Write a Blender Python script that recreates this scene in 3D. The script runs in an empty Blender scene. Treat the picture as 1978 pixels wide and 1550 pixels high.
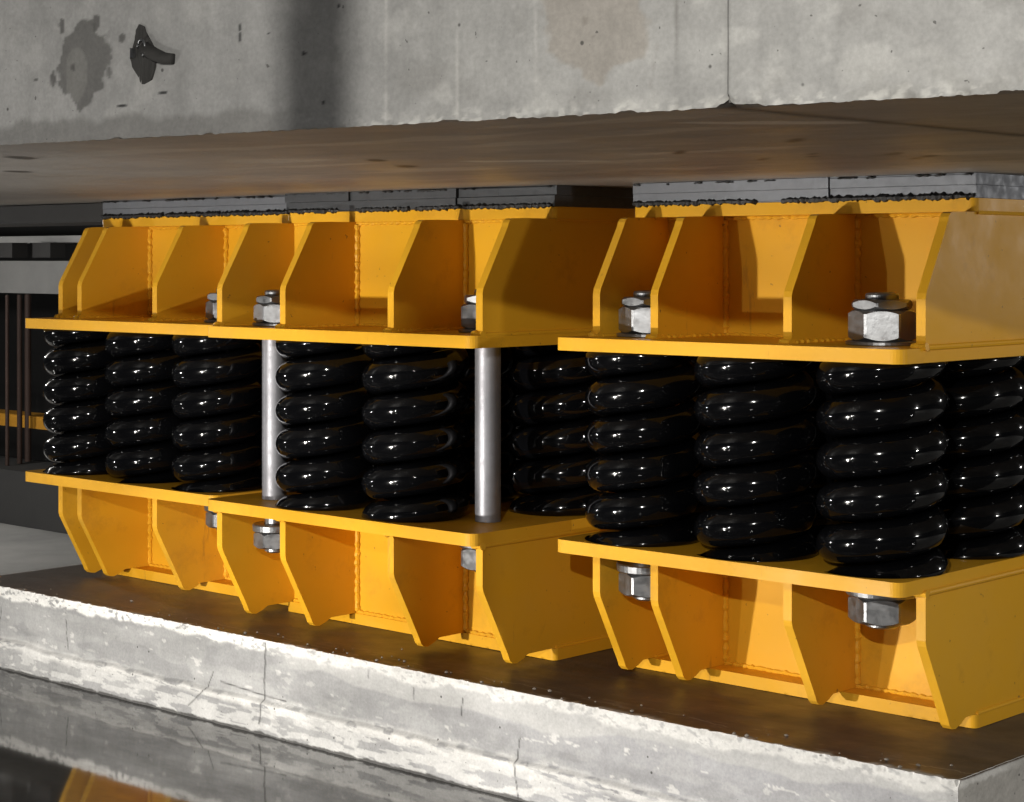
import bpy, bmesh, math, random
import numpy as np
from mathutils import Vector

random.seed(7)
U = 0.0005                      # one drawing unit = half a millimetre
scene = bpy.context.scene
COL = scene.collection
PI = math.pi

# ------------------------------------------------------------------ camera frame (used for light aim only)
R2 = np.array([.7335, .6796]); F2 = np.array([-.6796, .7335]); FOC = 3789.0
CAM = np.array([2024.1, -3289.6]); HZ = 957.0

# ------------------------------------------------------------------ numpy noise
def _hash(ix, iy, seed):
    n = (ix.astype(np.int64) * 374761393 + iy.astype(np.int64) * 668265263 + seed * 1442695041) & 0x7fffffff
    n = ((n ^ (n >> 13)) * 1274126177) & 0x7fffffff
    n = n ^ (n >> 16)
    return (n & 0xffff) / 65535.0
def vnoise(x, y, seed=0):
    x = np.asarray(x, float); y = np.asarray(y, float)
    ix = np.floor(x); iy = np.floor(y); fx = x - ix; fy = y - iy
    fx = fx * fx * (3 - 2 * fx); fy = fy * fy * (3 - 2 * fy)
    a = _hash(ix, iy, seed); b = _hash(ix + 1, iy, seed); c = _hash(ix, iy + 1, seed); d = _hash(ix + 1, iy + 1, seed)
    return (a * (1 - fx) + b * fx) * (1 - fy) + (c * (1 - fx) + d * fx) * fy
def fbm(x, y, seed=0, oct=5):
    s = 0; a = .5; t = 0
    for o in range(oct):
        s = s + a * vnoise(x * 2 ** o, y * 2 ** o, seed + o * 17); t += a; a *= .5
    return s / t
def sstep(a, b, x):
    t = np.clip((x - a) / (b - a), 0, 1); return t * t * (3 - 2 * t)

# ------------------------------------------------------------------ materials
def new_mat(name):
    m = bpy.data.materials.new(name); m.use_nodes = True
    nt = m.node_tree; b = nt.nodes['Principled BSDF']
    return m, nt, b
def nd(nt, t, **kw):
    n = nt.nodes.new(t)
    for k, v in kw.items(): setattr(n, k, v)
    return n
def noise(nt, scale, detail=6, rough=.6, coord='Object', stretch=None):
    tc = nd(nt, 'ShaderNodeTexCoord'); out = tc.outputs[coord]
    if stretch:
        mp = nd(nt, 'ShaderNodeMapping'); mp.inputs['Scale'].default_value = stretch
        nt.links.new(out, mp.inputs[0]); out = mp.outputs[0]
    n = nd(nt, 'ShaderNodeTexNoise'); n.inputs['Scale'].default_value = scale
    n.inputs['Detail'].default_value = detail; n.inputs['Roughness'].default_value = rough
    nt.links.new(out, n.inputs['Vector']); return n.outputs['Fac']
def ramp(nt, fac, stops):
    r = nd(nt, 'ShaderNodeValToRGB'); e = r.color_ramp.elements
    while len(e) < len(stops): e.new(.5)
    for i, (p, c) in enumerate(stops):
        e[i].position = p; e[i].color = (*c, 1) if len(c) == 3 else c
    nt.links.new(fac, r.inputs[0]); return r.outputs['Color']
def g(v): return (v, v, v)
def mix(nt, fac, a, b, mode='MIX'):
    m = nd(nt, 'ShaderNodeMix', data_type='RGBA', blend_type=mode)
    if isinstance(fac, (int, float)): m.inputs[0].default_value = fac
    else: nt.links.new(fac, m.inputs[0])
    for s, v in ((6, a), (7, b)):
        if isinstance(v, tuple): m.inputs[s].default_value = (*v, 1)
        else: nt.links.new(v, m.inputs[s])
    return m.outputs[2]
def bump(nt, b, height, strength, dist):
    bp = nd(nt, 'ShaderNodeBump'); bp.inputs['Strength'].default_value = strength
    bp.inputs['Distance'].default_value = dist
    nt.links.new(height, bp.inputs['Height']); nt.links.new(bp.outputs[0], b.inputs['Normal'])

def mat_yellow():
    m, nt, b = new_mat('yellow_paint')
    base = mix(nt, noise(nt, 6, 5, .55), (.67, .335, .017), (.74, .385, .023))
    dirt = ramp(nt, noise(nt, 9, 10, .72), [(.56, g(0)), (.74, g(.5))])
    c = mix(nt, dirt, base, (.36, .175, .026))
    spots = ramp(nt, noise(nt, 150, 3, .5), [(.72, g(0)), (.76, g(.75))])
    c = mix(nt, spots, c, (.22, .11, .03))
    scr = ramp(nt, noise(nt, 24, 6, .7, stretch=(1, 1, .16)), [(.655, g(0)), (.70, g(.45))])
    c = mix(nt, scr, c, (.33, .165, .03))
    dust = ramp(nt, noise(nt, 4, 8, .65), [(.5, g(0)), (.74, g(.09))])
    c = mix(nt, dust, c, (.52, .40, .20))
    nt.links.new(c, b.inputs['Base Color'])
    nt.links.new(ramp(nt, noise(nt, 14, 6), [(.3, g(.32)), (.7, g(.5))]), b.inputs['Roughness'])
    b.inputs['Specular IOR Level'].default_value = .13
    bump(nt, b, noise(nt, 55, 5), .16, .0012)
    return m
def mat_black():
    m, nt, b = new_mat('black_gloss_paint')
    b.inputs['Base Color'].default_value = (.0022, .0023, .0028, 1)
    nt.links.new(ramp(nt, noise(nt, 30, 4), [(.3, g(.055)), (.75, g(.13))]), b.inputs['Roughness'])
    b.inputs['Specular IOR Level'].default_value = .42
    bump(nt, b, noise(nt, 45, 4), .14, .0012)
    return m
def mat_zinc(name, col, r0, r1, metal=.85, rings=False):
    m, nt, b = new_mat(name)
    n = noise(nt, 60, 8, .7)
    nt.links.new(mix(nt, n, tuple(v * .72 for v in col), col), b.inputs['Base Color'])
    b.inputs['Metallic'].default_value = metal
    nt.links.new(ramp(nt, noise(nt, 90, 5), [(.3, g(r0)), (.7, g(r1))]), b.inputs['Roughness'])
    if rings: bump(nt, b, noise(nt, 12, 4, .6, stretch=(1, 1, 22)), .25, .0008)
    else: bump(nt, b, noise(nt, 130, 5), .25, .0006)
    return m
def mat_concrete(name, fine=.55, spec=.45):
    m, nt, b = new_mat(name)
    at = nd(nt, 'ShaderNodeAttribute', attribute_name='Col')
    n1 = ramp(nt, noise(nt, 40, 10, .7), [(.25, g(.86)), (.75, g(1.12))])
    n2 = ramp(nt, noise(nt, 330, 4, .6), [(.3, g(.9)), (.7, g(1.1))])
    c = mix(nt, 1.0, at.outputs['Color'], n1, 'MULTIPLY'); c = mix(nt, 1.0, c, n2, 'MULTIPLY')
    pit = ramp(nt, noise(nt, 210, 2, .5), [(.735, g(0)), (.76, g(.75))])
    c = mix(nt, pit, c, (.05, .047, .043))
    tcv = nd(nt, 'ShaderNodeTexCoord'); vo = nd(nt, 'ShaderNodeTexVoronoi'); vo.inputs['Scale'].default_value = 42
    nt.links.new(tcv.outputs['Object'], vo.inputs['Vector'])
    hole = ramp(nt, vo.outputs['Distance'], [(.045, g(1)), (.075, g(0))])
    sep = nd(nt, 'ShaderNodeSeparateColor'); nt.links.new(vo.outputs['Color'], sep.inputs[0])
    few = ramp(nt, sep.outputs[0], [(.60, g(0)), (.62, g(.85))])
    c = mix(nt, mix(nt, 1.0, hole, few, 'MULTIPLY'), c, (.035, .033, .03))
    nt.links.new(c, b.inputs['Base Color'])
    at2 = nd(nt, 'ShaderNodeAttribute', attribute_name='Gloss')
    mr = nd(nt, 'ShaderNodeMapRange'); nt.links.new(at2.outputs['Fac'], mr.inputs[0])
    mr.inputs[3].default_value = .85; mr.inputs[4].default_value = .27
    nt.links.new(mr.outputs[0], b.inputs['Roughness'])
    b.inputs['Specular IOR Level'].default_value = spec
    bump(nt, b, noise(nt, 120, 10, .72), .35 * fine, .0016)
    return m
def mat_simple(name, a, c, scale=20, rough=.7, metal=0, bs=.3, stretch=None):
    m, nt, b = new_mat(name)
    nt.links.new(mix(nt, noise(nt, scale, 8, .65, stretch=stretch), a, c), b.inputs['Base Color'])
    b.inputs['Roughness'].default_value = rough; b.inputs['Metallic'].default_value = metal
    bump(nt, b, noise(nt, scale * 4, 6), bs, .001)
    return m
def mat_water():
    m, nt, b = new_mat('standing_water')
    b.inputs['Base Color'].default_value = (.05, .049, .047, 1); b.inputs['Roughness'].default_value = .6
    b.inputs['Specular IOR Level'].default_value = 0
    gl = nd(nt, 'ShaderNodeBsdfGlossy'); gl.inputs['Color'].default_value = (.95, .95, .95, 1); gl.inputs['Roughness'].default_value = .05
    fr = nd(nt, 'ShaderNodeFresnel'); fr.inputs['IOR'].default_value = 3.5
    mx = nd(nt, 'ShaderNodeMixShader')
    silt = ramp(nt, noise(nt, 3.2, 9, .68, stretch=(.6, 1.6, 1)), [(.42, g(1)), (.62, g(.62))])
    ml = nd(nt, 'ShaderNodeMath', operation='MULTIPLY'); nt.links.new(fr.outputs[0], ml.inputs[0]); nt.links.new(silt, ml.inputs[1])
    nt.links.new(ml.outputs[0], mx.inputs[0]); nt.links.new(b.outputs[0], mx.inputs[1]); nt.links.new(gl.outputs[0], mx.inputs[2])
    bp = nd(nt, 'ShaderNodeBump'); bp.inputs['Strength'].default_value = .05; bp.inputs['Distance'].default_value = .004
    nt.links.new(noise(nt, 5, 3, .5), bp.inputs['Height'])
    nt.links.new(bp.outputs[0], gl.inputs['Normal'])
    nt.links.new(mx.outputs[0], [n for n in nt.nodes if n.type == 'OUTPUT_MATERIAL'][0].inputs[0])
    return m

M = dict(yellow=mat_yellow(), black=mat_black(),
         zinc=mat_zinc('zinc_plated_steel', (.34, .345, .355), .28, .5, .97),
         rod=mat_zinc('dull_galvanised_steel', (.31, .31, .335), .40, .58, .65, True),
         shim=mat_zinc('grey_shim_steel', (.20, .21, .23), .40, .65, .4),
         shim_dark=mat_zinc('blackened_shim_steel', (.09, .094, .10), .35, .7, .5, True),
         concrete=mat_concrete('weathered_concrete'),
         tar=mat_simple('black_sealant', (.002, .002, .002), (.012, .011, .010), 60, .6, 0, .6),
         floor=mat_simple('dry_concrete_floor', (.12, .12, .118), (.60, .595, .57), 3.2, .85, 0, .5),
         wall=mat_simple('dark_basement_wall', (.02, .02, .02), (.05, .049, .047), 5, .9),
         greybeam=mat_simple('grey_steel_beam', (.20, .20, .195), (.36, .355, .34), 8, .7),
         dark=mat_simple('dark_steel', (.012, .012, .012), (.04, .038, .036), 15, .6),
         rust=mat_simple('rusty_pipe', (.02, .011, .008), (.06, .03, .02), 18, .75),
         bgyellow=mat_simple('dull_yellow_paint', (.42, .19, .015), (.55, .26, .02), 10, .6),
         anchor=mat_simple('rusted_anchor', (.008, .008, .0075), (.045, .043, .04), 40, .85, .3),
         crumb=mat_simple('mortar_crumb', (.12, .10, .085), (.30, .27, .23), 60, .9),
         water=mat_water())

# ------------------------------------------------------------------ mesh helpers
def prop(o, label=None, cat=None, group=None, kind=None):
    for k, v in (('label', label), ('category', cat), ('group', group), ('kind', kind)):
        if v: o[k] = v
    return o
def link(name, me, parent=None, loc=(0, 0, 0)):
    o = bpy.data.objects.new(name, me); COL.objects.link(o)
    o.location = Vector(loc) * U
    if parent: o.parent = parent
    return o
def empty(name, loc):
    o = bpy.data.objects.new(name, None); COL.objects.link(o); o.location = Vector(loc) * U
    o.empty_display_size = .05
    return o
def finish(bm, name, mat, bev=0, seg=2, smooth=False, org=(0, 0, 0)):
    if bev:
        es = [e for e in bm.edges if len(e.link_faces) == 2 and e.calc_face_angle(0) > .5]
        bmesh.ops.bevel(bm, geom=es, offset=bev, segments=seg, affect='EDGES', profile=.5, clamp_overlap=True)
    bmesh.ops.recalc_face_normals(bm, faces=bm.faces)
    o = Vector(org)
    for v in bm.verts: v.co = (v.co - o) * U
    me = bpy.data.meshes.new(name); bm.to_mesh(me); bm.free()
    me.materials.append(mat)
    if smooth:
        for p in me.polygons: p.use_smooth = True
    return me
def prism(bm, pts, axis, a, b):
    """extrude closed outline pts (2D) between a and b along axis: x -> pts are (y,z); z -> pts are (x,y)"""
    def P(p, t): return (t, p[0], p[1]) if axis == 'x' else ((p[0], p[1], t) if axis == 'z' else (p[0], t, p[1]))
    v0 = [bm.verts.new(P(p, a)) for p in pts]; v1 = [bm.verts.new(P(p, b)) for p in pts]
    n = len(pts)
    bm.faces.new(v0); bm.faces.new(list(reversed(v1)))
    for i in range(n): bm.faces.new((v0[i], v0[(i + 1) % n], v1[(i + 1) % n], v1[i]))
def box(bm, x0, x1, y0, y1, z0, z1):
    prism(bm, [(x0, y0), (x1, y0), (x1, y1), (x0, y1)], 'z', z0, z1)
def rrect(x0, x1, y0, y1, r, n=6):
    out = []
    for cx, cy, a0 in ((x1 - r, y0 + r, -90), (x1 - r, y1 - r, 0), (x0 + r, y1 - r, 90), (x0 + r, y0 + r, 180)):
        for k in range(n + 1):
            a = math.radians(a0 + 90 * k / n); out.append((cx + r * math.cos(a), cy + r * math.sin(a)))
    return out
def tube(bm, path, rad, n=10, cap=True):
    rings = []
    for i, p in enumerate(path):
        p = Vector(p)
        d = (Vector(path[min(i + 1, len(path) - 1)]) - Vector(path[max(i - 1, 0)])).normalized()
        up = Vector((0, 0, 1)) if abs(d.z) < .9 else Vector((1, 0, 0))
        a = d.cross(up).normalized(); b = d.cross(a)
        r = rad[i] if hasattr(rad, '__len__') else rad
        rings.append([bm.verts.new(p + r * (math.cos(2 * PI * k / n) * a + math.sin(2 * PI * k / n) * b)) for k in range(n)])
    for i in range(len(rings) - 1):
        for k in range(n):
            bm.faces.new((rings[i][k], rings[i][(k + 1) % n], rings[i + 1][(k + 1) % n], rings[i + 1][k]))
    if cap:
        bm.faces.new(rings[0]); bm.faces.new(list(reversed(rings[-1])))
def weld(bm, p0, p1, r):
    """an uneven weld bead"""
    p0 = Vector(p0); p1 = Vector(p1); L = (p1 - p0).length; n = max(4, int(L / 7))
    path = [p0 + (p1 - p0) * (i / n) + Vector((random.uniform(-1, 1), random.uniform(-1, 1), random.uniform(-1, 1))) for i in range(n + 1)]
    tube(bm, path, [r * (1 + .28 * math.sin(i * 1.9) + random.uniform(-.15, .2)) for i in range(n + 1)], 8)
def lathe(bm, prof, cx, cy, n=40):
    rings = [[bm.verts.new((cx + r * math.cos(2 * PI * k / n), cy + r * math.sin(2 * PI * k / n), z)) for k in range(n)] for r, z in prof]
    for i in range(len(rings) - 1):
        for k in range(n): bm.faces.new((rings[i][k], rings[i][(k + 1) % n], rings[i + 1][(k + 1) % n], rings[i + 1][k]))
    bm.faces.new(rings[0]); bm.faces.new(list(reversed(rings[-1])))
def hexnut(bm, cx, cy, ap, z0, z1, rot, n=72):
    """hexagon nut with the arc-shaped chamfer on both ends; ap = apothem"""
    def rh(t):
        a = (math.degrees(t - rot) + 30) % 60 - 30
        return ap / math.cos(math.radians(a))
    rings = []
    c = ap * .97
    for kind in range(4):
        ring = []
        for k in range(n):
            t = 2 * PI * k / n; r = rh(t); dz = (r - c) * .75
            rr, z = ((c, z0), (r, z0 + dz), (r, z1 - dz), (c, z1))[kind]
            ring.append(bm.verts.new((cx + rr * math.cos(t), cy + rr * math.sin(t), z)))
        rings.append(ring)
    for i in range(3):
        for k in range(n): bm.faces.new((rings[i][k], rings[i][(k + 1) % n], rings[i + 1][(k + 1) % n], rings[i + 1][k]))
    bm.faces.new(rings[0]); bm.faces.new(list(reversed(rings[-1])))

# ------------------------------------------------------------------ spring isolators
ZL0, ZL1 = 300, 329            # lower plate
TOP = 1081                     # height of the whole isolator (mirror: z -> TOP - z)
ZU0, ZU1 = TOP - ZL1, TOP - ZL0
DEP = 960; INS = 278
RIBT = 21

def rib_outline(sb, upper=False):
    """front rib, (y from plate front, z); lower one, running back to the web"""
    t = sb + 95
    if upper: return [(sb, 300), (sb, 204), (sb + 3, 192), (t - 10, 50), (t - 6, 40), (t, 33), (t + 9, 30), (t + 40, 29), (t + 60, 28.6), (sb + 248, 28.5), (sb + 248, 300)]
    return [(sb, 300), (sb, 204), (sb + 3, 192), (t - 9, 36), (t - 3, 22), (t + 6, 14), (t + 20, 12), (t + 42, 19), (t + 60, 28.5), (sb + 248, 28.5), (sb + 248, 300)]
def end_outline(sb, upper):
    f = rib_outline(sb, upper)[:9]
    return f + [(DEP - y, z) for y, z in reversed(f)]

def spring_mesh(R, d, phase, pitch, seed):
    """coil spring clamped flat at both plates; phase = height of a coil centre (mod pitch) at the -58 degree side"""
    bm = bmesh.new(); rad = d / 2
    a0 = math.radians(-58)
    lo, hi = ZL1 - rad * .75, ZU0 + rad * .75
    N = 64; n = 18
    phase += 27
    t0 = (lo - phase) / pitch; t1 = (hi - phase) / pitch
    steps = int((t1 - t0) * N)
    rings = []
    for i in range(steps + 1):
        t = t0 + (t1 - t0) * i / steps
        a = a0 + 2 * PI * t; z = phase + pitch * t
        ring = []
        for k in range(n):
            q = 2 * PI * k / n
            r = R + rad * math.cos(q); zz = z + rad * math.sin(q)
            zz = min(max(zz, ZL1 + .5), ZU0 - .5)
            ring.append(bm.verts.new((r * math.cos(a), r * math.sin(a), zz)))
        rings.append(ring)
    for i in range(steps):
        for k in range(n): bm.faces.new((rings[i][k], rings[i][(k + 1) % n], rings[i + 1][(k + 1) % n], rings[i + 1][k]))
    bm.faces.new(rings[0]); bm.faces.new(list(reversed(rings[-1])))
    return finish(bm, 'coil_spring', M['black'], smooth=True)

def housing(root, org, x0, x1, y0, ribs, upper, sb):
    WEB = sb + 248
    zf = (lambda z: TOP - z) if upper else (lambda z: z)
    def flip(bm):
        if upper:
            for v in bm.verts: v.co.z = TOP - v.co.z
    pre = 'upper' if upper else 'lower'
    bm = bmesh.new(); prism(bm, rrect(x0, x1, y0, y0 + DEP, 24), 'z', ZL0, ZL1); flip(bm)
    plate = link(pre + '_plate', finish(bm, pre + '_plate', M['yellow'], 2.2, 2, org=org), root)
    # the narrow end plate of the box
    bm = bmesh.new(); prism(bm, rrect(x0 + 2, x1 + 4, y0 + INS, y0 + DEP - INS, 14), 'z', 0, 28); flip(bm)
    nm = 'cap_plate' if upper else 'base_plate'
    link(nm, finish(bm, nm, M['yellow'], 2.5, 2, org=org), root)
    # webs between the end walls
    xa, xb = ribs[0] + RIBT / 2, ribs[-1] - RIBT / 2
    for s in (0, 1):
        ya = y0 + (WEB + .6 if s == 0 else DEP - WEB - 20.6)
        bm = bmesh.new(); box(bm, xa + .5, xb - .5, ya, ya + 20, 28.5, 299.5)
        weld(bm, (xa + 4, ya + (-1 if s == 0 else 21), 31), (xb - 4, ya + (-1 if s == 0 else 21), 31), 5)
        weld(bm, (xa + 4, ya + (-1 if s == 0 else 21), 297), (xb - 4, ya + (-1 if s == 0 else 21), 298), 4)
        flip(bm)
        link('web', finish(bm, 'web', M['yellow'], 0, org=org), root)
    for i, x in enumerate(ribs):
        ends = i in (0, len(ribs) - 1)
        if ends:
            bm = bmesh.new()
            prism(bm, [(y0 + y, z) for y, z in end_outline(sb, upper)], 'x', x - RIBT / 2, x + RIBT / 2)
            es = [e for e in bm.edges if e.calc_face_angle(0) > .5]
            bmesh.ops.bevel(bm, geom=es, offset=2, segments=2, affect='EDGES', profile=.5, clamp_overlap=True)
            tube(bm, [(x + RIBT / 2 + .5, y0 + sb + 6, 299), (x + RIBT / 2 + .5, y0 + DEP - sb - 6, 299)], 6, 10)
            weld(bm, (x - RIBT / 2 - 6, y0 + sb - 4, 298), (x + RIBT / 2 + 6, y0 + sb - 4, 298), 7)
            tube(bm, [(x + RIBT / 2 + .5, y0 + INS + 12, 29), (x + RIBT / 2 + .5, y0 + DEP - INS - 12, 29)], 5, 10)
            flip(bm)
            link('end_wall', finish(bm, 'end_wall', M['yellow'], 0, org=org), root)
        else:
            for s in (0, 1):
                bm = bmesh.new()
                pts = [(y0 + (y if s == 0 else DEP - y), z) for y, z in rib_outline(sb, upper)]
                prism(bm, pts, 'x', x - RIBT / 2, x + RIBT / 2)
                es = [e for e in bm.edges if e.calc_face_angle(0) > .5]
                bmesh.ops.bevel(bm, geom=es, offset=2, segments=2, affect='EDGES', profile=.5, clamp_overlap=True)
                if s == 0:
                    for sd in (-1, 1):
                        xx = x + sd * (RIBT / 2 + 2)
                        weld(bm, (xx, y0 + WEB - 3, 36), (xx, y0 + WEB - 3, 294), 7)
                        weld(bm, (xx, y0 + sb + 6, 298), (xx, y0 + WEB - 8, 299), 4.5)
                    weld(bm, (x - RIBT / 2 - 6, y0 + sb - 4, 298), (x + RIBT / 2 + 6, y0 + sb - 4, 298), 7)
                flip(bm)
                link('rib', finish(bm, 'rib', M['yellow'], 0, org=org), root)

def nut_set(root, org, cx, cy, rot, ap=61, jam=True, gap=9, upper=True, lower=True):
    if upper:
        z = ZU1 + .6
        bm = bmesh.new(); hexnut(bm, cx, cy, ap, z + 8.5, z + 8.5 + ap * 1.02, rot)
        n = link('hex_nut', finish(bm, 'hex_nut', M['zinc'], 0, org=org), root)
        bm = bmesh.new(); lathe(bm, [(ap * 1.17, z), (ap * 1.22, z + 1.5), (ap * 1.22, z + 6.5), (ap * 1.17, z + 8)], cx, cy)
        link('washer', finish(bm, 'washer', M['zinc'], 0, org=org), n)
        zz = z + 9 + ap * 1.02
        if jam:
            bm = bmesh.new(); hexnut(bm, cx, cy, ap * .93, zz + .5, zz + 21, rot + .35)
            link('jam_nut', finish(bm, 'jam_nut', M['zinc'], 0, org=org), n); zz += 21
        bm = bmesh.new(); r = ap * .56
        lathe(bm, [(r, zz + .5), (r, zz + 9), (r * .93, zz + 13), (r * .6, zz + 15)], cx, cy)
        link('bolt_end', finish(bm, 'bolt_end', M['zinc'], 0, org=org), n)
    if lower:
        z = ZL0 - .6; r = ap * .56
        bm = bmesh.new(); hexnut(bm, cx, cy, ap, z - gap - 20 - ap * .88, z - gap - 20.5, rot)
        n = link('hex_nut', finish(bm, 'hex_nut', M['zinc'], 0, org=org), root)
        bm = bmesh.new(); lathe(bm, [(ap * 1.15, z - gap - 20), (ap * 1.2, z - gap - 17), (ap * 1.22, z - gap - 3), (ap * 1.17, z - gap)], cx, cy)
        link('washer', finish(bm, 'washer', M['zinc'], 0, org=org), n)
        bm = bmesh.new(); lathe(bm, [(r, z), (r, z - gap - .5)], cx, cy)
        link('bolt_shank', finish(bm, 'bolt_shank', M['zinc'], 0, org=org), n); bm = bmesh.new()
        zz = z - gap - 20.5 - ap * .88
        lathe(bm, [(r, zz), (r, zz - 8), (r * .8, zz - 12)], cx, cy)
        link('bolt_end', finish(bm, 'bolt_end', M['zinc'], 0, org=org), n)

def guide_rod(root, org, cx, cy, r):
    bm = bmesh.new(); N = 70; prof = [(r * 1.0, ZL1 + .5)]
    prof += [(r * (1 + .006 * math.sin(i * 2.3)), ZL1 + 1 + (ZU0 - ZL1 - 2) * i / N) for i in range(N + 1)]
    prof += [(r, ZU0 - .5)]
    lathe(bm, prof, cx, cy, 48)
    me = finish(bm, 'guide_rod', M['rod'], 0, org=org, smooth=True)
    link('guide_rod', me, root)

SPR_R, SPR_D, PITCH = 93, 80, 85
def isolator(label, x0, x1, y0, sb, ribs, springs, nuts, rods):
    org = ((x0 + x1) / 2, y0 + DEP / 2, 0)
    root = empty('spring_isolator', org)
    prop(root, label, 'vibration isolator', 'yellow spring isolators between pedestal and beam')
    housing(root, org, x0, x1, y0, ribs, False, sb)
    housing(root, org, x0, x1, y0, ribs, True, sb)
    for k, (sx, sy, ph) in enumerate(springs):
        me = spring_mesh(SPR_R, SPR_D, ph, PITCH, k)
        link('coil_spring', me, root, (sx - org[0], sy - org[1], 0))
    for a in nuts: nut_set(root, org, *a)
    for cx, cy, r in rods: guide_rod(root, org, cx, cy, r)
    return root

FACE = math.radians(-58)
def grid_springs(xs, ys, ph): return [(x, y, ph[(i + j) % len(ph)] if j else ph[i]) for j, y in enumerate(ys) for i, x in enumerate(xs)]

isolator('nearest yellow spring isolator, at the right, with the large hex nut at its front corner',
         -897, 0, 0, 92, [-849, -682, -328, -11],
         grid_springs((-748, -441, -129), (138, 470, 800), (636, 628, 626)),
         [(-142, 160, FACE, 61, True, 8), (-755, 160, FACE + .1, 58, True, 26)], [])
isolator('middle yellow spring isolator with two exposed grey guide rods at its front corners',
         -2049, -1076, -76, 38, [-2034, -1781, -1385, -1091],
         [(-1725, 64, 646), (-1403, 64, 656), (-1217, 392, 655), (-1560, 400, 640), (-1900, 400, 633), (-1217, 720, 625), (-1560, 720, 610), (-1900, 720, 640)],
         [(-1915, 50, FACE + .3, 48, True, 34), (-1206, 112, FACE + .5, 58, True, 10)],
         [(-1917, 50, 32), (-1206, 112, 31)])
isolator('farthest yellow spring isolator, at the left, its lower plate partly behind the middle one',
         -2979, -2085, -20, 92, [-2918, -2822, -2460, -2108],
         grid_springs((-2846, -2540, -2231), (122, 450, 780), (640, 618, 630)),
         [(-2868, 160, FACE + .2, 34, False, 22, False), (-2226, 140, FACE + .2, 50, True, 16)], [])

# ------------------------------------------------------------------ shims between isolators and beam
ZB = 1133
def shim_stack(x0, x1, y0, label, split, seed, mat='shim'):
    rnd = random.Random(seed)
    ya, yb = y0 + INS, y0 + DEP - INS
    org = ((x0 + x1) / 2, (ya + yb) / 2, TOP)
    root = empty('shim_stack', org); prop(root, label, 'shim stack', 'steel shims under the beam')
    zm = TOP + 27
    for nm, a, b, dy in (('lower_shim', TOP + .8, zm, 3), ('upper_shim', zm + .8, ZB - 1, 0)):
        cuts = [x0] + split + [x1]
        for i in range(len(cuts) - 1):
            bm = bmesh.new()
            j = rnd.uniform(-7, 9)
            box(bm, cuts[i] + 1.2, cuts[i + 1] - 1.2, ya + dy + j, yb - dy, a, b)
            link(nm, finish(bm, nm, M[mat], 1.2, 1, org=org), root)
    # ragged black sealant squeezed out along the bottom, broken bits along the top
    def bead(zc, h, cover, dy, name):
        """one ragged ribbon whose height jumps about and almost vanishes in places"""
        bm = bmesh.new(); xs = [x0 + 4]
        while xs[-1] < x1 - 10: xs.append(xs[-1] + rnd.uniform(2.5, 8))
        on = True; prev = None; up = 0; dn = 0
        for i, x in enumerate(xs):
            if rnd.random() < .25: on = rnd.random() < cover
            up = (h * rnd.uniform(.4, 1.1)) if on else .4
            dn = (h * rnd.uniform(.1, .9)) if on else .3
            yf_ = ya - dy - (rnd.uniform(.5, 4) if on else -4)
            ring = [bm.verts.new(c) for c in ((x, ya + 4, zc - dn), (x, yf_, zc - dn * .7), (x, yf_ - 1, zc + up * .3), (x, ya + 4, zc + up))]
            if prev:
                for k in range(4): bm.faces.new((prev[k], prev[(k + 1) % 4], ring[(k + 1) % 4], ring[k]))
            else: bm.faces.new(ring)
            prev = ring
        bm.faces.new(prev)
        link(name, finish(bm, name, M['tar'], 0, org=org), root)
    bead(TOP + 3, 11, .9, 5, 'sealant_bead')
    bead(ZB - 4, 4, .45, 3, 'sealant_crumbs')
    return root
shim_stack(-895, 4, 0, 'grey steel shims with ragged black sealant above the nearest isolator', [-350], 3)
shim_stack(-2047, -1070, -76, 'grey steel shims with pale streaks above the middle isolator', [-1790, -1400, -1262], 4, 'shim_dark')
shim_stack(-2976, -2083, -20, 'grey steel shims with black drips above the farthest isolator', [], 5)

# ------------------------------------------------------------------ concrete: dense sheets with their own stains and chips
class Sheets:
    def __init__(self): self.v = []; self.f = []; self.c = []; self.g = []; self.n = 0
    def add(self, X, Y, Z, C, G):
        h, w = X.shape; idx = np.arange(h * w).reshape(h, w) + self.n
        self.v.append(np.stack([X, Y, Z], -1).reshape(-1, 3)); self.c.append(C.reshape(-1, 3)); self.g.append(np.broadcast_to(G, X.shape).reshape(-1))
        q = np.stack([idx[:-1, :-1], idx[:-1, 1:], idx[1:, 1:], idx[1:, :-1]], -1).reshape(-1, 4)
        self.f.append(q); self.n += h * w
    def build(self, name, mat, org, parent=None):
        V = (np.concatenate(self.v) - np.array(org)) * U; Fq = np.concatenate(self.f); C = np.concatenate(self.c); G = np.concatenate(self.g)
        me = bpy.data.meshes.new(name)
        me.vertices.add(len(V)); me.vertices.foreach_set('co', V.astype(np.float32).ravel())
        me.loops.add(len(Fq) * 4); me.loops.foreach_set('vertex_index', Fq.astype(np.int32).ravel())
        me.polygons.add(len(Fq)); me.polygons.foreach_set('loop_start', np.arange(0, len(Fq) * 4, 4, dtype=np.int32))
        me.update(calc_edges=True); me.validate()
        at = me.attributes.new('Col', 'FLOAT_COLOR', 'POINT')
        at.data.foreach_set('color', np.concatenate([C, np.ones((len(C), 1))], 1).astype(np.float32).ravel())
        at = me.attributes.new('Gloss', 'FLOAT', 'POINT'); at.data.foreach_set('value', G.astype(np.float32))
        me.materials.append(mat)
        for p in me.polygons: p.use_smooth = True
        o = link(name, me, parent, org); return o
def lerp(C, col, m): return C + (np.array(col) - C) * m[..., None]
def segdist(x, z, x0, z0, x1, z1):
    dx, dz = x1 - x0, z1 - z0; t = np.clip(((x - x0) * dx + (z - z0) * dz) / (dx * dx + dz * dz), 0, 1)
    return np.hypot(x - x0 - t * dx, z - z0 - t * dz)
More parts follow.
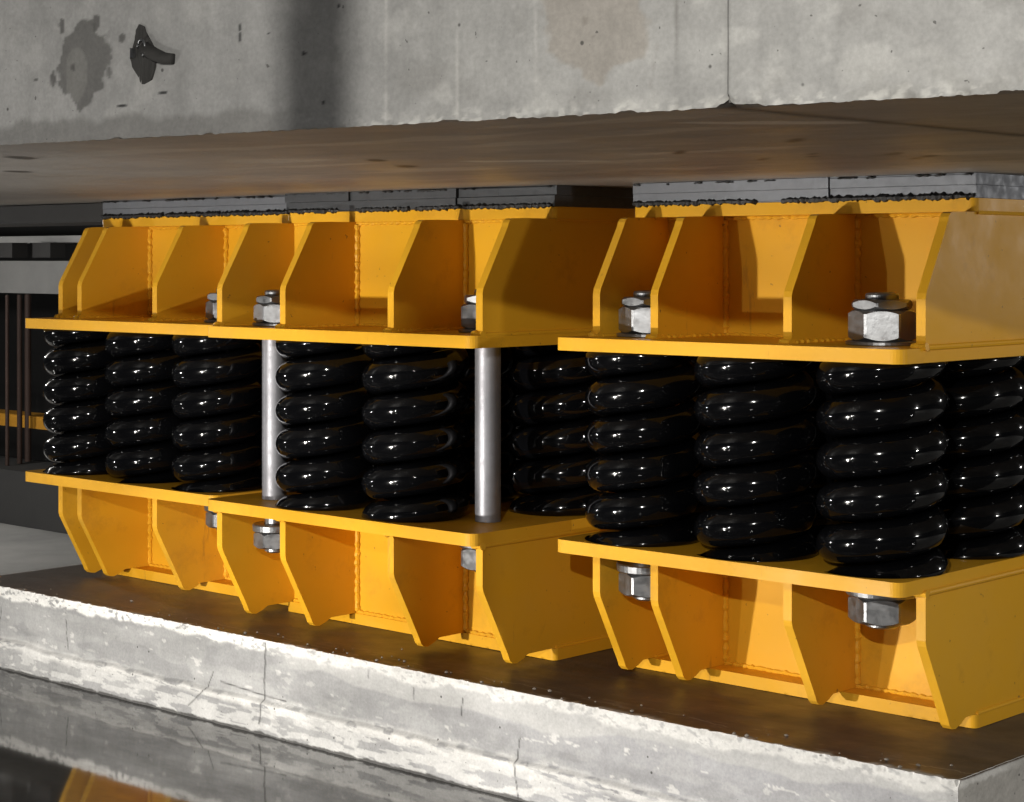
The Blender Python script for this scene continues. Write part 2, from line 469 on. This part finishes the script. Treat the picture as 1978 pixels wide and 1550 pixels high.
def blob(x, z, cx, cz, rx, rz, rough, seed, soft=.15, fq=30):
    d = np.hypot((x - cx) / rx, (z - cz) / rz) + rough * (fbm(x / fq, z / fq, seed, 4) - .5)
    return 1 - sstep(1 - soft, 1 + soft, d)

# --- beam: front face follows y = yf(x)
def yf(x): return -1500 + .125 * (x - 200)
def beam_piece(x0, x1, name, label, step, right):
    S = Sheets()
    nx = int((x1 - x0) / step) + 1
    zs = np.concatenate([np.linspace(ZB, ZB + 60, 34), np.linspace(ZB + 62, ZB + 330, 130), np.linspace(ZB + 340, ZB + 900, 12)])
    x = np.linspace(x0, x1, nx); X, Z = np.meshgrid(x, zs)
    H = Z - ZB
    n1 = fbm(X / 120, Z / 120, 3); n2 = fbm(X / 28, Z / 28, 9); n3 = fbm(X / 260, Z / 60, 21); nv = fbm(X / 14, Z / 400, 33)
    warm = sstep(40, 260, X)
    C = np.empty(X.shape + (3,)); C[:] = (.215, .213, .207)
    C = lerp(C, (.25, .247, .237), warm)
    C = C * (1 + .34 * (n1 - .5) + .20 * (n2 - .5) + .16 * (nv - .5))[..., None]
    pale = sstep(.56, .72, fbm(X / 60, Z / 45, 55)) * (.35 + .4 * warm); C = lerp(C, (.37, .364, .345), pale * .6)
    dk = sstep(.55, .75, fbm(X / 90, Z / 70, 71)); C = lerp(C, (.175, .17, .16), dk * .5 * warm)
    Yo = np.zeros_like(X)
    if not right:
        # damp dark band along the lower edge of the left part
        top = 24 + 26 * (fbm(X / 40, X * 0 + 2, 5) - .3)
        m = (1 - sstep(-6, 8, H - top)) * (1 - sstep(-90, 60, X + 20)); C = lerp(C, (.125, .122, .116), m * .8)
        # repair patch and its lighter oval
        m = blob(X, Z, -433, 1246, 60, 62, .75, 101, .05, 22); C = lerp(C, (.085, .083, .079), m * .92)
        m2 = blob(X, Z, -448, 1232, 24, 42, .25, 103, .06); C = lerp(C, (.13, .127, .12), m2 * m * .9)
        for cx, cz, rx, rz in ((-479, 1308, 6, 12), (-498, 1228, 6, 13), (-350, 1280, 7, 7), (-405, 1306, 8, 11), (-455, 1244, 3, 7), (-536, 1229, 3, 3)):
            m = blob(X, Z, cx, cz, rx, rz, .7, int(cz), .15, 9); C = lerp(C, (.055, .053, .05), m * .85)
        for cx, cz, rx, rz in ((3, 1236, 3.6, 3.2), (64, 1296, 3, 3), (-116, 1280, 1.6, 5), (-116, 1266, 1.6, 7), (-60, 1268, 2, 2), (38, 1168, 2.5, 2.5), (-265, 1196, 9, 2), (-350, 1181, 10, 2.4), (458, 1248, 4, 6), (471, 1228, 2, 2)):
            m = blob(X, Z, cx, cz, rx, rz, .4, int(cx), .2, 6); C = lerp(C, (.012, .012, .012), m * .95)
        # beige patch
        m = blob(X, Z, 470, 1245, 72, 62, 1.0, 141, .07, 40); C = lerp(C, (.215, .196, .172), m * .8)
        # form lines
        for cx, w, a in ((145, 1.6, .5), (263, 1.2, .4), (385, 2.5, .3), (396, 1.5, .25)):
            m = np.exp(-((X - cx - 3 * (n1 - .5)) / w) ** 2) * sstep(.3, .55, fbm(X / 5, Z / 60, int(cx))); C = lerp(C, (.42, .41, .385), m * a)
        m = np.exp(-(segdist(X, Z, 583, 1400, 589, 1172) / 1.3) ** 2); C = lerp(C, (.15, .145, .135), m * .8)
        m = np.exp(-(segdist(X, Z, 561, 1215, 550, 1160) / 1.2) ** 2); C = lerp(C, (.2, .19, .18), m * .6)
    else:
        m = sstep(.5, .68, fbm(X / 24, Z / 20, 171)) * (1 - sstep(0, 55, H)); C = lerp(C, (.22, .215, .2), m * .55)
    # efflorescence and spalls along the arris
    edge = (1 - sstep(0, 14 + 16 * fbm(X / 20, X * 0, 61), H))
    m = edge * sstep(.5, .62, fbm(X / 9, Z / 7, 63)) * sstep(60, 160, X); C = lerp(C, (.46, .45, .42), m * .55)
    sp = sstep(.58, .70, fbm(X / 26, X * 0 + 7, 67)) * (1 - sstep(0, 12, H)) * sstep(.35, .6, fbm(X / 6, Z / 6, 69))
    C = lerp(C, (.13, .125, .115), sp * .5)
    rough = (fbm(X / 7, Z / 7, 77) - .5) * 2.4 * (1 - sstep(10, 40, H)) + (fbm(X / 40, Z / 40, 78) - .5) * 2
    Y = yf(X) + rough * .7 + sp * 3
    # ragged lower arris
    Zr = Z + ((fbm(X / 9, X * 0 + 1, 81) - .5) * 3 + sstep(.62, .75, fbm(X / 30, X * 0 + 4, 83)) * 2.6) * (1 - sstep(0, 30, H))
    joint = x0 if right else x1
    ch = np.exp(-np.abs(X - joint) / 5) * (1 - sstep(0, 26, H)); Zr = Zr + ch * 7; Y = Y + np.exp(-np.abs(X - joint) / 2.0) * 2
    C = lerp(C, (.14, .138, .13), np.exp(-np.abs(X - joint) / 2.5) * .35 * (.5 + fbm(X / 4, Z / 40, 80)))
    S.add(X, Y, Zr, C, 0.0)
    # underside
    ny = np.concatenate([np.linspace(0, 30, 12), np.linspace(34, 1500, 210), np.linspace(1510, 3900, 60)])
    xu = x[::2] if x[::2][-1] == x[-1] else np.append(x[::2], x[-1])
    X, T = np.meshgrid(xu, ny); e0 = np.interp(xu, x, Y[0]); z0 = np.interp(xu, x, Zr[0])
    Yu = e0[None, :] + T
    Zu = ZB + (z0 - ZB)[None, :] * (1 - sstep(0, 18, T)) + (fbm(X / 180, Yu / 60, 91) - .5) * 3
    n = fbm(X / 600, Yu / 90, 93, 4); nb = fbm(X / 150, Yu / 150, 95)
    C = np.empty(X.shape + (3,)); C[:] = (.150, .126, .102)
    C = C * (1 + .35 * (n - .5) + .25 * (nb - .5))[..., None]
    m = sstep(.50, .66, fbm(X / 420, Yu / 110, 97, 3)); C = lerp(C, (.15, .118, .09), m * .7)
    m = sstep(.60, .70, fbm(X / 360, Yu / 90, 99, 3)); C = lerp(C, (.28, .235, .18), m * .5)
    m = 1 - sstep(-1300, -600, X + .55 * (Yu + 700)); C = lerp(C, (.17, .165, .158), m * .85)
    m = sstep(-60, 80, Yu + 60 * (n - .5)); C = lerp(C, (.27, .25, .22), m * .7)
    for cx, cy, rx, ry in SPOTS:
        m = blob(.73 * (X - cx) + .68 * (Yu - cy), .73 * (Yu - cy) - .68 * (X - cx), 0, 0, rx * .9, ry * 2.3, .2, int(cx), .25, 10); C = lerp(C, (.015, .013, .012), m * .95)
    for cx, cy, rx, ry in PALES:
        m = blob(.73 * (X - cx) + .68 * (Yu - cy), .73 * (Yu - cy) - .68 * (X - cx), 0, 0, rx * 2.2, ry * .5, .5, int(cx), .1, 60); C = lerp(C, (.30, .27, .225), m * .8)
    C = lerp(C, (.008, .008, .008), np.exp(-(np.abs(X - joint) / 20) ** 2) * (.6 + .4 * fbm(X / 5, Yu / 60, 96)))
    if right is False: Zu = Zu + np.exp(-np.abs(X - x1) / 6) * 6
    G = .66 + .3 * (nb - .5)
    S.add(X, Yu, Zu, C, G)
    # joint face / end face and back, top so that the beam is solid
    for xe in (x0, x1):
        zz = np.linspace(ZB + 6, ZB + 900, 20); yy = np.linspace(yf(xe) + 4, yf(xe) + 3900, 20)
        A, B = np.meshgrid(yy, zz); Cc = np.empty(A.shape + (3,)); Cc[:] = (.2, .195, .18)
        S.add(np.full_like(A, xe), A, B, Cc, 0.0)
    xx = np.linspace(x0, x1, 4)
    A, B = np.meshgrid(xx, np.linspace(0, 3900, 4)); Cc = np.empty(A.shape + (3,)); Cc[:] = .3
    S.add(A, yf(A) + B, np.full_like(A, ZB + 900), Cc, 0.0)
    A, B = np.meshgrid(xx, np.linspace(ZB, ZB + 900, 4)); Cc = np.empty(A.shape + (3,)); Cc[:] = .3
    S.add(A, yf(A) + 3900, B, Cc, 0.0)
    o = S.build(name, M['concrete'], ((x0 + x1) / 2, yf((x0 + x1) / 2), ZB))
    prop(o, label, 'concrete beam'); return o
SPOTS = [(-928, -1363, 26, 26), (-1407, -1057, 30, 24), (-539, -880, 20, 24), (-655, -693, 22, 22), (17, -715, 11, 24), (347, -857, 12, 22), (-10, -439, 10, 22), (152, -524, 8, 14), (104, -454, 12, 12), (251, -432, 14, 20), (261, -332, 14, 16), (208, -287, 12, 14)]
PALES = [(540, -1195, 60, 60), (-356, -660, 60, 60)]
beam_piece(-6500, 654.5, 'concrete_beam', 'long grey concrete beam with the chipped anchor, left of the vertical joint', 4.5, False)
beam_piece(655.3, 2600, 'concrete_beam', 'pale concrete beam to the right of the vertical joint, above the nearest isolator', 3.5, True)

# broken anchor left in the chip on the beam face
def anchor():
    cx, cz = -305, 1250
    y = yf(cx)
    root = empty('broken_anchor', (cx, y, cz))
    prop(root, 'dark broken steel anchor in a jagged chip on the concrete beam face', 'anchor')
    org = (cx, y, cz); rnd = random.Random(12)
    outline = [(-18, 12), (-14, 30), (-10, 44), (-5, 50), (2, 47), (5, 38), (12, 30), (16, 20), (22, 10), (24, -4), (22, -18), (14, -34), (4, -46), (-4, -40), (-12, -32), (-18, -14), (-20, 0)]
    bm = bmesh.new()
    pts = [(cx + a * 1.18 + rnd.uniform(-2.5, 2.5), cz + b * .92 + rnd.uniform(-3, 3)) for a, b in outline]
    prism(bm, pts, 'y', y - 1.5, y + 12)
    for v in bm.verts:
        v.co.y += .125 * (v.co.x - cx) + rnd.uniform(-1.2, 1.2)
    bmesh.ops.triangulate(bm, faces=bm.faces)
    bmesh.ops.subdivide_edges(bm, edges=bm.edges, cuts=2, use_grid_fill=True)
    for v in bm.verts:
        v.co.y += rnd.uniform(-1.2, .6)
    link('chip_hollow', finish(bm, 'chip_hollow', M['anchor'], 0, org=org), root)
    bm = bmesh.new()
    tube(bm, [(cx + 6, y - 3, cz + 12), (cx + 26, y - 1, cz + 2), (cx + 46, y + 1, cz - 5), (cx + 64, y + 4, cz - 7)], [10, 10, 9, 8], 10)
    link('bent_tab', finish(bm, 'bent_tab', M['anchor'], 0, org=org, smooth=True), root)
    bm = bmesh.new()
    tube(bm, [(cx + 6 + 9 * math.cos(t), y - 9, cz + 12 + 12 * math.sin(t)) for t in np.linspace(-1.2, 3.0, 16)], 1.6, 8)
    link('wire_loop', finish(bm, 'wire_loop', M['zinc'], 0, org=org, smooth=True), root)
    bm = bmesh.new()
    prism(bm, [(cx - 20, cz + 14), (cx - 16, cz + 13), (cx - 13, cz + 6), (cx - 14, cz - 1), (cx - 20, cz)], 'y', y - 9.5, y - 4)
    link('bright_chip', finish(bm, 'bright_chip', M['zinc'], 0, org=org), root)
anchor()

# --- pedestal
PX0, PX1, PY0, PY1, ZW = -3140, 182, -105, 1250, -232
def pedestal():
    S = Sheets()
    x = np.linspace(PX0, PX1, 860); prof = []
    zs = np.concatenate([np.linspace(0, -30, 14), np.linspace(-33, -140, 34), np.linspace(-142, -176, 18), np.linspace(-178, ZW - 20, 30)])
    X, Z = np.meshgrid(x, zs)
    n1 = fbm(X / 120, Z / 60, 203); n2 = fbm(X / 24, Z / 24, 205); ns = fbm(X / 200, Z / 16, 207)
    C = np.empty(X.shape + (3,)); C[:] = (.355, .355, .353)
    C = lerp(C, (.31, .31, .325), sstep(-1700, -300, X) * .8)
    C = C * (1 + .3 * (n1 - .5) + .12 * (n2 - .5) + .25 * (ns - .5))[..., None]
    pale = sstep(.585, .605, fbm(X / 90, Z / 26, 209)); C = lerp(C, (.43, .427, .42), pale * .25)
    fl = sstep(.72, .735, fbm(X / 40, Z / 14, 210)); C = lerp(C, (.65, .64, .62), fl * .6)
    dk = sstep(.54, .60, fbm(X / 190, Z / 60, 211)); C = lerp(C, (.22, .22, .226), dk * .4)
    # limewash along the arris
    d1 = 16 + 34 * (fbm(X / 70, X * 0, 213) - .25)
    m = (1 - sstep(-5, 5, -Z - d1)); C = lerp(C, (.86, .85, .82), m * .92 * sstep(.3, .42, fbm(X / 14, Z / 7, 215)))
    # paler along the top, with a wavy lower border
    d2 = 46 + 55 * (fbm(X / 260, X * 0 + 3, 217) - .35)
    m = (1 - sstep(-3, 3, -Z - d2)) * sstep(-1750, -1650, X); C = lerp(C, (.46, .456, .445), m * .6)
    # paler broken band on and below the step
    zl = -150 + 18 * (fbm(X / 160, X * 0 + 9, 219) - .5)
    m = (1 - sstep(0, 7 + 30 * fbm(X / 55, X * 0 + 5, 221), np.abs(Z - zl + 10))) * sstep(.36, .42, fbm(X / 40, Z / 9, 223))
    C = lerp(C, (.72, .71, .685), m * .7)
    m = sstep(-150, -165, Z) * sstep(.50, .53, fbm(X / 80, Z / 14, 225)); C = lerp(C, (.62, .615, .6), m * .6)
    # damp foot
    m = 1 - sstep(-229, -226, Z - 9 * (fbm(X / 30, X * 0, 227) - .3)); C = lerp(C, (.05, .048, .046), m * .9)
    for a in ((-2633, -55, -2621, -137), (-2959, -60, -2966, -145), (-1976, -108, -2002, -160), (-2002, -160, -2062, -205), (-1768, -8, -1774, -205), (-1774, -138, -1945, -128), (-1774, -138, -1690, -140), (-903, -100, -910, -140), (-910, -140, -893, -228), (-1240, -40, -1238, -66), (-1080, -40, -1081, -78), (-1390, -18, -1391, -40)):
        w = 1.7 if a[0] != -1768 else 2.6
        m = np.exp(-(segdist(X + 8 * (fbm(X / 20, Z / 20, 229) - .5), Z, *a) / w) ** 2); C = lerp(C, (.03, .028, .026), m * .9)
    step_out = sstep(zl + 4, zl - 6, Z) if False else 1 - sstep(-8, 4, Z - zl)
    Y = PY0 - 14 * step_out - 8 * (1 - sstep(-215, -190, Z)) * fbm(X / 30, X * 0 + 2, 231)
    Y = Y + (fbm(X / 9, Z / 8, 233) - .5) * 4 * (.7 * sstep(-22, -4, Z) + .12 + .45 * step_out)
    ar = sstep(-14, 0, Z)
    Y = Y + ar * (2 + 6 * sstep(.55, .7, fbm(X / 22, X * 0 + 6, 235)))
    # rough the edge near the corner
    cr = sstep(PX1 - 26, PX1, X); Y = Y + cr * (3 + 6 * fbm(X / 6, Z / 10, 236))
    S.add(X, Y, Z, C, 0.0)
    front_top = Y[0].copy()
    # right face
    y = np.linspace(PY0 + 6, PY1, 300); Yr, Zr = np.meshgrid(y, zs)
    n1 = fbm(Yr / 80, Zr / 60, 243); n2 = fbm(Yr / 20, Zr / 20, 245)
    C = np.empty(Yr.shape + (3,)); C[:] = (.42, .405, .375)
    C = C * (1 + .3 * (n1 - .5) + .2 * (n2 - .5))[..., None]
    m = (1 - sstep(-3, 3, -Zr - 10 - 10 * fbm(Yr / 18, Yr * 0, 247))) * (1 - sstep(30, 160, Yr)); C = lerp(C, (.74, .73, .7), m * .6)
    Xr = PX1 + (fbm(Yr / 9, Zr / 9, 249) - .5) * 3 - sstep(-14, 0, Zr) * 5 - (1 - sstep(PY0 + 6, PY0 + 30, Yr)) * 4
    S.add(Xr[:, ::-1], Yr[:, ::-1], Zr[:, ::-1], C[:, ::-1], 0.0)
    right_top = Xr[0]
    # left face, back
    Xl = np.full_like(Yr, PX0); C = np.empty(Yr.shape + (3,)); C[:] = (.2, .195, .19)
    S.add(Xl[::6, ::6], Yr[::6, ::6], Zr[::6, ::6], C[::6, ::6], 0.0)
    # top: brown, slightly shiny screed
    ty = np.concatenate([np.linspace(0, 30, 14), np.linspace(33, 420, 150), np.linspace(430, PY1 - PY0, 40)])
    xt = x[::1]
    X, T = np.meshgrid(xt, ty)
    Yt = front_top[None, :] * (1 - T / ty[-1]) + PY1 * (T / ty[-1])
    fr = 1 - sstep(0, 9 + 22 * sstep(.45, .7, fbm(X / 60, X * 0 + 8, 251)), T + 6 * (fbm(X / 8, Yt / 8, 252) - .5))
    n = fbm(X / 240, Yt / 30, 253); nb = fbm(X / 90, Yt / 90, 255)
    C = np.empty(X.shape + (3,)); C[:] = (.064, .053, .047)
    C = C * (1 + .7 * (n - .5) + .5 * (nb - .5))[..., None]
    m = 1 - sstep(-2600, -1500, X + 200 * (nb - .5)); C = lerp(C, (.155, .143, .133), m * .8)
    d3 = np.abs(T - 40 - 40 * fbm(X / 130, X * 0 + 11, 257)); m = np.exp(-(d3 / 1.6) ** 2) * sstep(.48, .58, fbm(X / 110, X * 0 + 13, 259)); C = lerp(C, (.32, .29, .26), m * .7)
    m = sstep(.62, .7, fbm(X / 40, Yt / 12, 261)) * (1 - sstep(40, 160, T)); C = lerp(C, (.2, .17, .15), m * .5)
    C = lerp(C, (.6, .59, .56), fr * .9)
    Zt = (fbm(X / 120, Yt / 60, 263) - .5) * 3 * sstep(0, 30, T) - 1.0 * sstep(0, 20, T)
    G = .75 * (1 - fr) * (.7 + .6 * (nb - .3))
    S.add(X, Yt, Zt, C, G)
    o = S.build('concrete_pedestal', M['concrete'], ((PX0 + PX1) / 2, 400, ZW))
    prop(o, 'long low concrete pedestal with brown top and white limewashed edges, standing in water', 'pedestal')
pedestal()

rc = random.Random(31); bm = bmesh.new()
for k in range(70):
    x = rc.uniform(PX0 + 60, PX1 - 30); y = PY0 + 14 + abs(rc.gauss(0, 45)); r = rc.choice((1.2, 1.8, 2.6, 4.2))
    vs0 = bmesh.ops.create_icosphere(bm, subdivisions=1, radius=r)['verts']
    for v in vs0: v.co = Vector((v.co.x * rc.uniform(.7, 1.6) + x, v.co.y * rc.uniform(.7, 1.5) + y, v.co.z * rc.uniform(.5, .9) + r * .4))
o = link('mortar_crumbs', finish(bm, 'mortar_crumbs', M['crumb'], 0), None)
prop(o, 'pale mortar crumbs scattered on the brown pedestal top', 'crumbs', kind='stuff')

# ------------------------------------------------------------------ floor, water, background
def struct_box(name, dims, mat, kind='structure', bev=0):
    bm = bmesh.new(); box(bm, *dims)
    org = ((dims[0] + dims[1]) / 2, (dims[2] + dims[3]) / 2, dims[4])
    return link(name, finish(bm, name, mat, bev, 1, org=org), None, org)
prop(struct_box('floor', (-12000, 6000, -6000, 4200, ZW - 60, ZW - 6), M['floor']), kind='structure')
bm = bmesh.new()
N = 40
vs = [[bm.verts.new((-7000 + 12000 * i / N, -5600 + 5900 * j / N, ZW)) for i in range(N + 1)] for j in range(N + 1)]
for j in range(N):
    for i in range(N): bm.faces.new((vs[j][i], vs[j][i + 1], vs[j + 1][i + 1], vs[j + 1][i]))
me = finish(bm, 'water', M['water'], 0, org=(0, 0, ZW))
if me.polygons[0].normal.z < 0: me.flip_normals()
prop(link('water', me, None, (0, 0, ZW)), kind='structure')

w = struct_box('basement_wall', (-12000, 6000, 3300, 3600, ZW, 2200), M['wall'])
prop(w, 'nearly black basement wall far behind the isolators', 'wall')

def bgthing(name, label, cat, dims, mat, group=None, bev=3):
    o = struct_box(name, dims, mat, bev=bev); return prop(o, label, cat, group)
bgthing('grey_crossbeam', 'grey crossbeam in the dark at the left edge, level with the upper plates', 'beam', (-9500, -4500, 2050, 2220, 790, 946), M['greybeam'])
bgthing('dark_girder', 'dark horizontal girder behind the farthest isolator, just under the ceiling', 'girder', (-9500, -2998, 330, 700, 1072, 1130), M['dark'])
bgthing('steel_channel', 'dark steel channel hanging under the girder at the left edge', 'channel', (-9500, -4200, 1900, 2100, 1030, 1062), M['greybeam'])
bgthing('yellow_rail', 'dull yellow rail low in the dark at the left edge', 'rail', (-9500, -3500, 1900, 2040, 165, 222), M['bgyellow'])
bgthing('low_dark_block', 'low dark block added to fill the black stretch under the rusty pipes, at the left behind the isolators', 'wall', (-9500, -3300, 1640, 1960, ZW - 5, 7), M['wall'])  # dark block added where the background only goes black
for k, px in enumerate((14, 38, 54)):
    Zc = 9000 + 90 * k; X = (px - 989) * Zc / FOC; p = CAM + X * R2 + Zc * F2
    bm = bmesh.new(); org = (p[0], p[1], 8)
    lathe(bm, [(9 + 3 * k, 8), (9 + 3 * k, 790)], p[0], p[1], 20)
    o = link('rusty_pipe', finish(bm, 'rusty_pipe', M['rust'], 0, org=org, smooth=False), None, org)
    prop(o, 'rusty upright pipe standing in the dark below the grey crossbeam', 'pipe', 'rusty pipes in the dark background')
for k, (px, w) in enumerate(((25, 55), (92, 80))):
    Zc = 8900; X = (px - 989) * Zc / FOC; p = CAM + X * R2 + Zc * F2
    bgthing('hanger_block', ('short grey block hanging under the dark channel at the left edge', 'wider grey block hanging under the dark channel, nearer the isolator')[k], 'hanger', (p[0] - w, p[0] + w, p[1] - 40, p[1] + 40, 962, 1029), M['dark'])

# slim post out of view in front, added so its shadow crosses the beam
def shadow_post(x, y, r):
    org = (x, y, ZW); bm = bmesh.new()
    lathe(bm, [(60, ZW - 6), (60, ZW + 6), (r, ZW + 8), (r, 2200)], x, y, 24)
    o = link('shadow_post', finish(bm, 'shadow_post', M['dark'], 0, org=org), None, org)
    prop(o, 'slim dark post out of view, added to cast the shadow band on the beam', 'prop')
shadow_post(1058, -2744, 17)

# ------------------------------------------------------------------ light: work lamps, plus added ones for sheen and fill
world = bpy.data.worlds.new('World'); scene.world = world; world.use_nodes = True
bg = world.node_tree.nodes['Background']; bg.inputs[0].default_value = (.9, .95, 1, 1); bg.inputs[1].default_value = .016
def lamp(name, loc, power, rad, col):
    l = bpy.data.lights.new(name, 'POINT'); l.energy = power; l.shadow_soft_size = rad * U; l.color = col
    o = bpy.data.objects.new(name, l); COL.objects.link(o); o.location = Vector(loc) * U
    return o
def spot(name, loc, aim, power, rad, col, deg, blend=1.0):
    l = bpy.data.lights.new(name, 'SPOT'); l.energy = power; l.shadow_soft_size = rad * U; l.color = col
    l.spot_size = math.radians(deg); l.spot_blend = blend
    o = bpy.data.objects.new(name, l); COL.objects.link(o); o.location = Vector(loc) * U
    o.rotation_euler = (Vector(aim) - Vector(loc)).to_track_quat('-Z', 'Y').to_euler()
    return o
fl = spot('floor_lamp', (-1750, -2920, 25), (-1350, 0, -540), 92, 40, (1, .955, .88), 112)
fl.data.use_nodes = True; lnt = fl.data.node_tree          # noise in the lamp strength imitates rippling light off the water
em = [n for n in lnt.nodes if n.type == 'EMISSION'][0]
n1 = ramp(lnt, noise(lnt, 11, 3, .5, coord='Normal', stretch=(.45, 2.2, 1)), [(.33, g(.68)), (.5, g(1)), (.68, g(1.32))])
lnt.links.new(n1, em.inputs['Strength'])
lamp('high_lamp', (1520, -3290, 1460), 52, 14, (1, .97, .91))
lamp('right_lamp', (3500, 300, 900), 19, 40, (1, .97, .93))
lamp('second_floor_lamp', (-1250, -3050, 290), 11, 16, (1, .97, .93))
lamp('sheen_light', (1500, 3000, 1090), 6.5, 60, (1, .98, .95))  # added out of view to lay a sheen on the nearest end wall
lamp('left_lamp', (-4600, -1700, 400), 9, 22, (1, .98, .95))
lamp('rear_fill', (-5600, 300, 1000), 11, 40, (1, .98, .95))  # added out of view to brighten the floor and crossbeam at far left

# ------------------------------------------------------------------ camera
cd = bpy.data.cameras.new('camera'); cam = bpy.data.objects.new('camera', cd); COL.objects.link(cam)
cam.location = (CAM[0] * U, CAM[1] * U, HZ * U)
cam.rotation_euler = (PI / 2, 0, math.atan2(.6796, .7335))
cd.sensor_width = 36; cd.lens = FOC / 1978 * 36; cd.shift_y = -(775 - 500) / 1978
cd.clip_start = .01; cd.clip_end = 100
scene.camera = cam
vs_ = scene.view_settings; vs_.view_transform = 'Standard'; vs_.look = 'None'; vs_.exposure = .18; vs_.gamma = 1; vs_.use_curve_mapping = False
